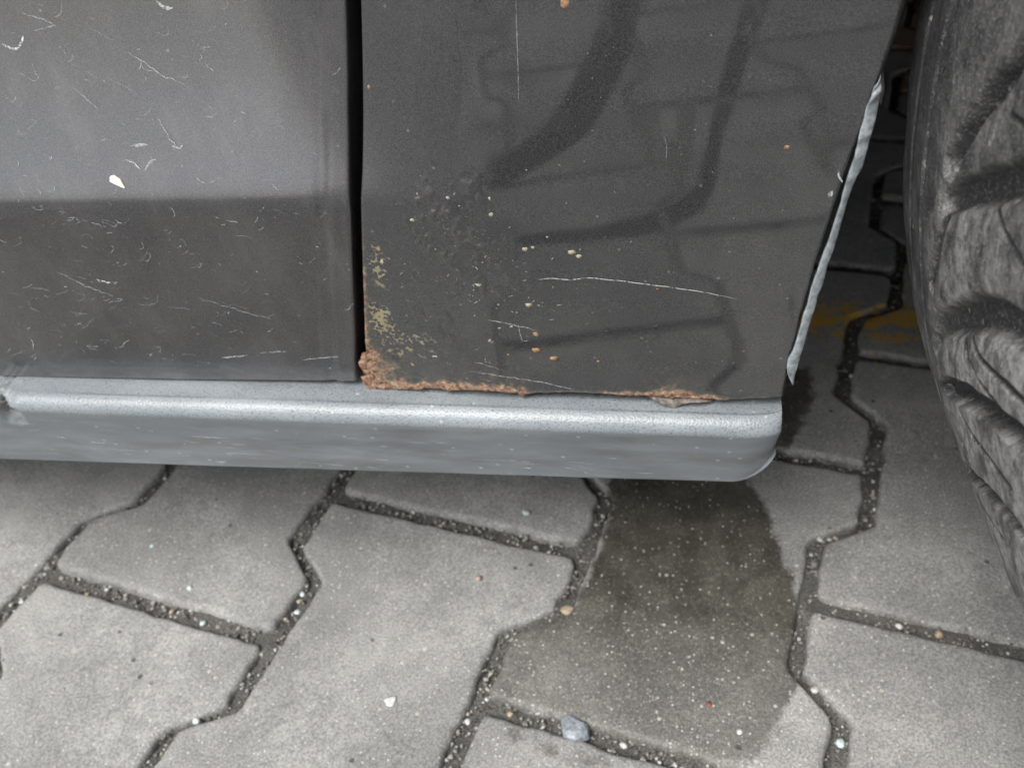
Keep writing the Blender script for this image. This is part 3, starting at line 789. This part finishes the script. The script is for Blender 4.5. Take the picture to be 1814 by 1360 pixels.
for L_, wd in [([(34, 84), (39, 74), (42, 63)], .0006), ([(240, 259), (250, 255), (262, 256)], .0010), ([(305, 258), (318, 262), (324, 256)], .0006), ([(224, 283), (238, 288), (250, 300)], .0005), ([(256, 302), (266, 286), (278, 281)], .0004),
              ([(393, 633), (415, 631), (440, 628)], .0005), ([(170, 494), (184, 498), (200, 500)], .0005), ([(536, 637), (570, 633), (606, 630)], .0003)]:
    bright.append((dens(L_, 10, .5, int(wd * 1e5) + 300), wd))
ribbons('dried_drops', bright, M_SCR, door)
ribbons('scuff_marks', sc, M_SCUFF, door)
for i in range(1):
    Q = np.array([surf_hit(px, py) + np.array([0, -0.0006, 0]) for px, py in [(196, 312), (202, 310), (208, 314), (214, 318), (222, 332), (212, 328), (203, 324), (196, 320)]])
    mesh('paint_chip', np.concatenate([Q, Q + np.array([0, 0.0006, 0])]), [list(range(8))[::-1]] + [[i, (i + 1) % 8, 8 + (i + 1) % 8, 8 + i] for i in range(8)], M_CHIP, door, smooth=False)

# peeling strip of sealant along the arch edge
OUT = [(1563, 130), (1566, 160), (1555, 210), (1545, 245), (1530, 297), (1513, 330), (1497, 388), (1470, 470), (1453, 525), (1440, 565), (1425, 622), (1414, 655), (1408, 684)]
INN = [(1556, 150), (1545, 176), (1532, 215), (1520, 260), (1508, 300), (1496, 335), (1482, 385), (1454, 468), (1437, 525), (1424, 565), (1410, 620), (1399, 640), (1397, 662)]
n = 90; t = np.linspace(0, len(OUT) - 1, n)
def rs_(L): L = np.array(L, float); return np.stack([np.interp(t, np.arange(len(L)), L[:, k]) for k in (0, 1)], -1)
rg = np.random.default_rng(4)
O_, I_ = rs_(OUT), rs_(INN)
O_[:, 0] += (fbm(t * 2, t * 0, 61, 3) - .5) * 4; I_[:, 0] += (fbm(t * 2, t * 0, 62, 3) - .5) * 4
O_[:, 0] -= 3; I_[:, 0] -= 3 * (1 - sstep(2, 4, t) * (1 - sstep(6, 8, t)))
rows = []
for i in range(n):
    y0 = float(surf_y(0.4, surf_hit(*I_[i])[2])) - 0.0022 + 0.0018 * (fbm(np.array(t[i] * 2), np.array(0.), 63, 2) - .5)
    a, c = on_y(*I_[i], y0 + 0.0010), on_y(*O_[i], y0 + 0.0022)
    mid = (a + c) / 2 + np.array([0, -0.0003, 0])
    rows.append([a, a * .7 + mid * .3 + np.array([0, -.0001, 0]), mid, c * .7 + mid * .3 + np.array([0, -.0001, 0]), c, c + np.array([0.0002, .0014, 0]), mid + np.array([0, .0018, 0]), a + np.array([0, .0014, 0])])
rows = np.array(rows)
pv = rows.reshape(-1, 3); pf = gfaces(n, 8, wrap=True)
pf = np.concatenate([pf])
mesh('peeling_strip', pv, np.concatenate([pf]), M_SEAL, fender)
# curled flake of paint at the top of the strip
mesh('paint_flake', [on_y(*p) for p in [(1556, 118, -.0325), (1565, 128, -.030), (1567, 160, -.029), (1560, 188, -.030), (1556, 165, -.034), (1558, 140, -.034)]], [(0, 1, 5), (1, 2, 4, 5), (2, 3, 4)], M_FILL, fender)

# ---- sill trim below the door and fender
SY = -0.041
ridge = [(0, 713), (640, 734), (1240, 754), (1380, 762)]
bott = [(0, 812), (640, 829), (1240, 848), (1330, 855)]
rz = np.array([on_y(*p, SY) for p in ridge]); bz = np.array([on_y(*p, SY + 0.0130) for p in bott])
rcf = np.polyfit(rz[:, 0], rz[:, 2], 1); bcf = np.polyfit(bz[:, 0], bz[:, 2], 1)
X_END = on_y(1387, 760, SY)[0]
xs = np.concatenate([np.linspace(-1.1, 0.03, 24, endpoint=False), np.linspace(0.03, X_END - 0.016, 360, endpoint=False), X_END - 0.016 + 0.016 * np.sin(np.linspace(0, math.pi / 2, 60))])
# profile stations: (dy, dz) measured from the ridge corner; and the lower face down to the bottom
prof = []
RR = 0.0056
for y in np.linspace(0.034, RR, 26): prof.append(('t', y, 0.0))
for a in np.linspace(0, math.pi / 2, 18)[1:-1]: prof.append(('r', RR - RR * math.sin(a), -RR * (1 - math.cos(a))))
for q in np.linspace(0, 1, 34): prof.append(('f', 0.0, q))
for a in np.linspace(0, math.pi / 2, 8)[1:]: prof.append(('b', 0.006 * (1 - math.cos(a)), 0.003 * math.sin(a)))
for y in np.linspace(0.010, 0.05, 5): prof.append(('u', y, 0.003))
P = np.zeros((len(xs), len(prof), 3)); SM = np.zeros((len(xs), len(prof))); RS = SM.copy(); DT = SM.copy()
for i, x in enumerate(xs):
    zr, zb_ = np.polyval(rcf, x) + 0.0012, np.polyval(bcf, x)
    dxe = max(0.0, x - (X_END - 0.014)) / 0.014          # towards the front end
    cq_ = min(1.0, max(0, (x - (X_END - 0.0155)) / 0.0155)); cut = 0.0165 * (0.55 * (1 - math.sqrt(1 - cq_ ** 2)) + 0.45 * cq_ ** 1.8)
    rnd = 0.004 * (1 - math.sqrt(max(0, 1 - dxe ** 2)))
    for j, (kd, a, bq) in enumerate(prof):
        if kd == 't': y, z = SY + a, zr + 0.03 * max(a - RR, 0)
        elif kd == 'r': y, z = SY + a, zr + bq + 0.0003
        elif kd == 'f':
            z = zr - RR + (zb_ + cut - (zr - RR)) * bq; y = SY + 0.0130 * bq + 0.0006 * math.sin(bq * math.pi)
        elif kd == 'b': y, z = SY + 0.0130 + a, zb_ + cut - bq
        else: y, z = SY + 0.0130 + a, zb_ + cut - bq
        if kd in 'trf': y += rnd * (1.0 if kd != 't' else max(0, 1 - a / 0.03))
        P[i, j] = (x, y, z)
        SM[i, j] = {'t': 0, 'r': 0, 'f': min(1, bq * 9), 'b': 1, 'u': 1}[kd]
Xg, Yg, Zg = P[..., 0], P[..., 1], P[..., 2]
top = np.array([1.0 if k[0] == 't' else 0 for k in prof])[None]
P[..., 2] += (fbm(Xg * 22, Yg * 60, 71, 3) - .5) * 0.0010 * top
P[..., 1] += (fbm(Xg * 25, Zg * 80, 72, 3) - .5) * 0.0006
# rust stains on the ledge, and a darker strip along its back
for px, py, r in [(1195, 731, .0006), (1262, 740, .0005), (1312, 742, .0006), (1272, 724, .0006)]:
    c = on_y(px, py, -0.038); RS = np.maximum(RS, np.clip(1.3 - np.hypot(Xg - c[0], (Yg - c[1])) / r, 0, 1))
RS = RS * np.array([1.0 if k[0] in 'tr' else 0 for k in prof])[None]
xa, xb_ = on_y(860, 700, -.03)[0], on_y(1290, 715, -.03)[0]
DT = np.maximum(DT, top * np.exp(-((Yg - (-0.026)) / 0.006) ** 2 * np.where(Yg > -0.026, 0, 1)) * 0.62 * sstep(xa - .03, xa + .01, Xg) * (1 - sstep(xb_ - .01, xb_ + .01, Xg)))
c = on_y(0, 722, SY)                                      # gouge in the ridge at the left edge of the frame
gd = np.hypot((Xg - c[0] + 0.001) / 0.0065, (Zg - c[2] + 0.001) / 0.010)
gm = np.clip(1.25 - gd - (fbm(Xg * 300, Zg * 300, 75, 3) - .5) * 0.6, 0, 1)
P[..., 1] += gm * 0.004 + gm * (fbm(Xg * 700, Zg * 700, 76, 3) - .5) * 0.005
P[..., 2] += gm * (fbm(Xg * 600, Zg * 600, 77, 3) - .6) * 0.004
DT = np.maximum(DT, gm * 0.8)
sill = mesh('sill_trim', P, gfaces(len(xs), len(prof), flip=True), M_SILL, car, {'smooth': SM, 'rust': RS, 'dirt_dark': DT})
def sill_hit(px, py):
    y = SY
    for _ in range(10):
        Q = on_y(px, py, y); z1, z2 = np.polyval(rcf, Q[0]) + 0.0012 - RR, np.polyval(bcf, Q[0])
        bq = (Q[2] - z1) / (z2 - z1); y = SY + 0.0130 * bq + 0.0006 * math.sin(min(max(bq, 0), 1) * math.pi)
    return Q
ls = []
q = random.Random(21)
for i in range(110):
    x = q.uniform(0, 1330); yb = 812 + x * .0308; y = yb - abs(q.gauss(0, 24)) - 3
    if y < yb - 56 or (x > 1270 and y > yb - 20): continue
    l = q.choice([4, 6, 10, 18, 30, 60]) * q.uniform(.6, 1.2)
    ls.append((dens([(x, y), (x + l, y + l * q.uniform(.02, .12))], 8, .45, i), q.choice([.0002, .0003, .0004, .0006])))
for x, y, l, wd in [(380, 817, 22, .0009), (575, 821, 34, .0008), (265, 762, 8, .0008), (160, 782, 30, .0007), (670, 789, 18, .0011), (1062, 792, 30, .0005), (720, 782, 40, .0003), (340, 772, 55, .0004), (500, 780, 80, .0004), (665, 795, 70, .0003)]:
    ls.append((dens([(x, y), (x + l, y + l * .06)], 10, .4, int(x)), wd))
SURF_HIT = surf_hit
surf_hit = sill_hit
ribbons('scuff_marks', ls, M_SCUFF, sill)
surf_hit = SURF_HIT
# front end cap of the trim
e0 = P[-1]; ctr = e0.mean(0)
mesh('end_cap', np.concatenate([e0, [ctr]]), [(i + 1, i, len(e0)) for i in range(len(e0) - 1)], M_SILL, sill)
# torn filler hanging out between fender and trim
fl = [(1150, 703, 0), (1172, 704, 0), (1200, 707, 0), (1240, 709, 0), (1262, 711, 0), (1240, 713, 1), (1222, 713, 1), (1206, 717, 1), (1195, 722, 1), (1184, 721, 1), (1172, 716, 1), (1160, 709, 1)]
V = np.array([on_y(px, py, -0.0315 - 0.002 * k) for px, py, k in fl]); V2 = V + np.array([0, 0.0022, 0.0004])
mesh('torn_filler', np.concatenate([V, V2]), [list(range(12))[::-1], list(range(12, 24))] + [[i, (i + 1) % 12, 12 + (i + 1) % 12, 12 + i] for i in range(12)], M_FILL, fender, smooth=False)

# ------------------------------------------------------------------ front tyre
def tyre():
    ph = np.concatenate([np.linspace(-90, 168, 180, endpoint=False), np.linspace(168, 222, 560, endpoint=False), np.linspace(222, 270, 40)])
    ph = np.radians(ph)
    tl = np.concatenate([np.linspace(-1, -0.62, 24, endpoint=False), np.linspace(-0.62, 1, 330)])
    n = np.abs(tl)
    r0 = WR - 0.004 * n ** 2 - 0.03 * np.clip((n - .7) / .3, 0, 1) ** 2.5
    PHI, TL = np.meshgrid(ph, tl, indexing='ij')
    a = np.degrees(PHI) * math.pi / 180 * WR                 # arc length
    l = TL * WW / 2
    def aw(phi, t): return (math.radians(phi) * WR, t * WW / 2)
    G_ = []                                                  # (polyline, half width, depth)
    g2 = [(194.5, .33), (192.0, .24), (190.6, .14), (189.25, .05), (187.7, -.05), (186.1, -.19), (184.9, -.36), (184.4, -.6)]
    g1 = [(185.2, .24), (184.0, .15), (182.6, .04), (181.3, -.08), (180.0, -.20), (178.8, -.36), (178.0, -.6)]
    g0 = [(183.3, .235), (182.2, .19), (180.8, .14), (179.2, .08), (178.0, .02), (176.2, -.05), (174.0, -.16), (172, -.4)]
    g3 = [(198.5, .34), (196.6, .25), (195.0, .15), (192.4, -.06), (190.4, -.26), (188.9, -.44), (188, -.62)]
    g4 = [(205.5, .36), (203.2, .27), (201.2, .14), (199.0, .01), (196.1, -.23), (194.3, -.43), (193.2, -.62)]
    for g, hw in ((g0, .0034), (g1, .0042), (g2, .0048), (g3, .0034), (g4, .0027)): G_.append((g, hw, .0044))
    for q in range(1, 4): G_.append(([(p + 6.6 * q, t) for p, t in g4], .0024, .0032))
    k = 172.0 - 6.2
    while k > -90: G_.append(([(p - 174 + k, t) for p, t in g0], .005, .005)); k -= 6.2
    # shallow bent notches and sipes
    S_ = [([(184.6, .19), (187.0, .24), (188.8, .275), (190.6, .315)], .0024, .0012), ([(188.6, -.02), (189.0, -.09), (188.7, -.17), (188.0, -.28), (187.2, -.42)], .0010, .0009), ([(189.6, .02), (190.2, -.05), (190.1, -.14), (189.4, -.3)], .0007, .0008),
          ([(181.7, -.06), (182.25, -.13), (182.4, -.22), (182.5, -.3), (182.2, -.45)], .0009, .0009), ([(195.0, .05), (194.6, -.08), (193.6, -.22), (192.4, -.4)], .0008, .0008), ([(197.6, .22), (197.9, .12), (197.4, -.02)], .0008, .0008),
          ([(200.9, .05), (199.6, -.12), (198, -.3)], .0008, .0008), ([(178.6, -.06), (178.3, -.16), (177.4, -.3)], .0007, .0008)]
    H = np.zeros_like(a); GM = np.zeros_like(a); SP = np.zeros_like(a)
    deg = np.degrees(PHI)
    wob = (fbm(a * 160, l * 160, 81, 3) - .5) * 0.0009
    for pts, hw, dp in G_ + S_:
        pts2 = [aw(*p) for p in pts]
        p0, p1 = min(p[0] for p in pts) - 5, max(p[0] for p in pts) + 5
        rsel = (deg[:, 0] > p0) & (deg[:, 0] < p1)
        if not rsel.any(): continue
        d = seg_dist(a[rsel], l[rsel], pts2) + wob[rsel]
        hw_ = hw
        if hw > .004:                                        # grooves run out towards the shoulder
            hw_ = hw * (0.55 + 0.45 * sstep(.36, .0, TL[rsel]))
        g = 1 - sstep(hw_ * 0.5, hw_ * 1.15, d)
        if hw > .004: g = g * (0.35 + 0.65 * sstep(.40, .12, TL[rsel]))
        H[rsel] = np.minimum(H[rsel], -dp * g); GM[rsel] = np.maximum(GM[rsel], g); SP[rsel] = np.maximum(SP[rsel], g if hw < .0015 else 0)
        if hw > .004:                                        # worn, rounded block edges
            H[rsel] -= 0.0008 * (1 - sstep(hw_, hw_ * 2.2, d)) * (1 - g)
    SHD = sstep(.30, .62, TL)
    H = H + (fbm(a * 60, l * 60, 82, 4) - .5) * 0.0008
    H = H + (fbm(a * 160, l * 900, 83, 3) - .5) * 0.0003 * SHD          # wear striations round the shoulder
    H = H - np.where((TL > .44) & (TL < .47), .0008, 0) - np.where((TL > .60) & (TL < .625), .0009, 0)
    RAD = r0[None] + H
    cP, sP = math.cos(WPSI), math.sin(WPSI)
    X = np.cos(PHI) * RAD; Zz = np.sin(PHI) * RAD; Y = l
    W = np.stack([WX + cP * X - sP * Y, WY + sP * X + cP * Y, np.maximum(WR - .006 + Zz, 0.0008)], -1)
    top = (1 - GM) * (1 - 0.72 * sstep(.26, .42, TL)) * (0.35 + 0.65 * sstep(178, 190, deg)) * (1 - .35 * sstep(.0, .3, TL))  # dust on raised tread, with light painted in: lower arc paler, upper darker
    top = np.maximum(top, 0.5 * sstep(186, 202, deg) * (1 - GM))
    V = W.reshape(-1, 3); F = gfaces(len(ph), len(tl))
    at = {'top': top, 'sipe': SP, 'shoulder': SHD, 'gphi': a, 'glat': l}
    # sidewalls
    nph = len(ph); idx = []
    for side in (0, len(tl) - 1):
        sgn = -1 if side == 0 else 1
        prev = np.arange(nph) * len(tl) + side
        for q, (rr, yo) in enumerate([(0.262, 0.012), (0.235, 0.016), (0.205, 0.008), (0.185, -0.006)]):
            X = np.cos(ph) * rr; Zz = np.sin(ph) * rr; Y = sgn * (WW / 2 + yo) + 0 * ph
            R_ = np.stack([WX + cP * X - sP * Y, WY + sP * X + cP * Y, np.maximum(WR - .006 + Zz, 0.0008)], -1)
            b = len(V); V = np.concatenate([V, R_]); cur = b + np.arange(nph)
            f = np.stack([prev[:-1], prev[1:], cur[1:], cur[:-1]], -1)
            F = np.concatenate([F, f if sgn > 0 else f[:, ::-1]]); prev = cur
            for k_ in at: at[k_] = np.concatenate([np.ravel(at[k_]), np.full(nph, 0.0) if k_ == 'sipe' else np.full(nph, .3) if k_ == 'top' else (ph * WR if k_ == 'gphi' else np.full(nph, rr if k_ == 'glat' else 1.0))])
    t_ = mesh('tyre', V, F, M_TYRE, car, at)
    # rim: barrel, disc and five spokes
    mb = MB(); N = 48
    def ring(r, y): return [(WX + cP * r * math.cos(2 * math.pi * i / N) - sP * y, WY + sP * r * math.cos(2 * math.pi * i / N) + cP * y, WR - .006 + r * math.sin(2 * math.pi * i / N)) for i in range(N)]
    prof_ = [(.192, -.093), (.186, -.098), (.178, -.09), (.172, -.06), (.165, .05), (.186, .09), (.192, .086)]
    rings = []
    for r, y in prof_: rings += ring(r, y)
    mb.add(rings, [(i * N + j, i * N + (j + 1) % N, (i + 1) * N + (j + 1) % N, (i + 1) * N + j) for i in range(len(prof_) - 1) for j in range(N)])
    rim = mb.build('rim', M_RIM, car, True)
    for s_ in range(5):
        a0 = 2 * math.pi * s_ / 5
        V = []
        for r, hw, y in ((.03, .03, -.075), (.10, .018, -.08), (.172, .026, -.07)):
            for dw in (-hw, hw):
                for yy in (y, y + .02):
                    px = r * math.cos(a0) - dw * math.sin(a0); pz = r * math.sin(a0) + dw * math.cos(a0)
                    V.append((WX + cP * px - sP * yy, WY + sP * px + cP * yy, WR - .006 + pz))
        F = []
        for i in range(2):
            o = i * 4
            F += [(o, o + 2, o + 6, o + 4), (o + 1, o + 5, o + 7, o + 3), (o, o + 4, o + 5, o + 1), (o + 2, o + 3, o + 7, o + 6)]
        F += [(0, 1, 3, 2), (8, 10, 11, 9)]
        mesh('spoke', V, F, M_RIM, rim, smooth=False)
    mb = MB(); mb.add(ring(.135, -.03) + ring(.135, -.015) + ring(.16, .07), [tuple(range(N))] + [(i * N + j, i * N + (j + 1) % N, (i + 1) * N + (j + 1) % N, (i + 1) * N + j) for i in range(2) for j in range(N)] + [tuple(range(2 * N, 3 * N))[::-1]])
    mb.build('brake_disc', M_BLACK, car)
    return t_
tyre()

# ------------------------------------------------------------------ car: what shades the ground below it
mb = MB()
mb.box((-1.6, 0.030, 0.200), (0.36, 1.55, 0.26)); mb.box((0.36, 0.30, 0.250), (1.5, 1.55, 0.30)); mb.box((-1.6, -0.012, 0.172), (0.375, 0.030, 0.30))
mb.box((1.5, 0.0, 0.14), (1.53, 1.55, 0.6)); mb.box((-2.6, 0.0, 0.14), (-2.57, 1.55, 0.6)); mb.box((-2.6, 0.03, 0.2), (-1.6, 1.55, 0.26))
mb.build('underbody', M_BLACK, car)
mb = MB()
mb.box((0.36, 0.29, 0.25), (1.3, 0.30, 0.72)); mb.box((0.36, -0.11, 0.72), (1.3, 0.30, 0.73)); mb.box((0.345, 0.0, 0.20), (0.36, 0.30, 0.72))
mb.build('wheel_arch_liner', M_BLACK, car)
def loft(name, xs, prof, mat):
    V, F = [], []
    n = len(prof)
    for x in xs: V += [(x, y, z) for y, z in prof]
    for i in range(len(xs) - 1): F += [(i * n + j, i * n + j + 1, (i + 1) * n + j + 1, (i + 1) * n + j) for j in range(n - 1)]
    return mesh(name, V, F, mat, car)
loft('side_window', [-0.9, 0.0, 0.35], [(-0.09, 0.92), (0.02, 1.15), (0.15, 1.36)], M_GLASS)
loft('roof', [-1.3, -0.9, 0.0, 0.3], [(0.15, 1.36), (0.3, 1.42), (0.8, 1.44), (1.3, 1.42), (1.45, 1.36)], M_DOOR)
loft('bonnet', [0.25, 0.8, 1.5], [(-0.11, 0.90), (0.1, 0.95), (0.8, 0.98), (1.5, 0.95), (1.65, 0.90)], M_DOOR)
loft('rear_side', [-2.6, -0.905], [(-0.03, 0.2), (-0.11, 0.5), (-0.12, 0.7), (-0.1, 0.92), (0.15, 1.36)], M_DOOR)
loft('far_side', [-2.6, 1.5], [(1.5, 1.3), (1.62, 0.9), (1.62, 0.3), (1.58, 0.11)], M_DOOR)
bpy.context.view_layer.update()

# ------------------------------------------------------------------ loose pebbles
PEB = [  # px, py, radius m, material, label
    (932, 908, .0027, 0, 'round pale blue grit pebble on a paver below the middle of the sill'),
    (270, 967, .0021, 0, 'small pale blue pebble alone high on a paver at the left'),
    (337, 1042, .0026, 0, 'pale blue angular pebble just above a long dark joint at the left'),
    (360, 1104, .0025, 0, 'pale blue pebble lying in the long dark joint at the left'),
    (536, 1053, .0023, 0, 'upper of two pale blue pebbles in the zigzag joint left of centre'),
    (527, 1084, .0024, 0, 'lower of two pale blue pebbles in the zigzag joint left of centre'),
    (66, 1003, .0030, 0, 'pale blue chip where two joints meet at the left edge'),
    (348, 1277, .0027, 0, 'grey blue pebble in the joint near the bottom left'),
    (305, 1083, .0021, 5, 'pink brown pebble at the edge of the long left joint'),
    (1020, 1293, .0066, 3, 'dark slate stone, the largest, in the joint at bottom centre'),
    (904, 1264, .0022, 2, 'small tan pebble left of the dark slate stone'),
    (829, 1278, .0022, 1, 'small cream pebble beside the bottom joint, left of the tan one'),
    (1007, 1081, .0050, 2, 'flat tan flake in the joint at the edge of the wet patch'),
    (1257, 1248, .0021, 4, 'dark red brown crumb on the wet paver'),
    (1105, 1320, .0024, 1, 'white pebble right of the dark slate stone'),
    (1310, 1296, .0022, 1, 'white pebble on the lower right of the wet paver'),
    (1453, 956, .0024, 1, 'round whitish pebble at the bend of the right hand joint'),
    (1443, 1222, .0026, 1, 'white pebble in the right joint below the wet patch'),
    (1489, 1316, .0030, 0, 'blue grey pebble in the joint at bottom right'),
    (1593, 1110, .0025, 1, 'pale pebble in the joint running under the tyre'),
    (1663, 1124, .0030, 2, 'tan crumb in the joint running under the tyre'),
    (693, 1240, .0042, 6, 'crumbly white chalk mark on the large central paver'),
    (515, 1290, .0030, 6, 'faint white chalk crumb on the paver left of centre'),
    (848, 1024, .0024, 5, 'pinkish crumb on the large central paver'),
]
V2, F2 = ico(2)
for i, (px, py, r, mi, lab) in enumerate(PEB):
    injoint = any(s in lab for s in ('joint', 'joints'))and 'above' not in lab and 'beside' not in lab and 'left of' not in lab
    z = -0.0025 if injoint else 0.0004
    P = on_z(px, py, z)
    n = fbm(V2[:, 0] * 1.6 + i * 3.7, V2[:, 1] * 1.6 + V2[:, 2] * 2.1, 91, 3)
    flat = 0.28 if mi == 6 or 'flat' in lab else 0.72
    r *= 0.68 if mi != 3 else 1.0
    Q = V2 * (0.62 + 0.75 * n)[:, None] * r * np.array([1.15, 0.95, flat])
    if mi == 6:
        ang = np.arctan2(V2[:, 1], V2[:, 0])
        Q = Q * (0.35 + 1.3 * fbm(np.cos(ang) * 2.2 + i, np.sin(ang) * 2.2, 92, 3))[:, None] * np.array([0.8, 1.3, .35])
    o = mesh('pebble' if mi != 6 else 'chalk_crumb', Q, F2, M_PB[mi], smooth=(mi != 3))
    o.location = (P[0], P[1], z + r * flat * (0.25 if mi != 6 else .02)); o.rotation_euler[2] = i * 1.3
    tag(o, lab, 'pebble' if mi != 6 else 'chalk', 'loose pebbles on the pavers' if mi != 6 else None)
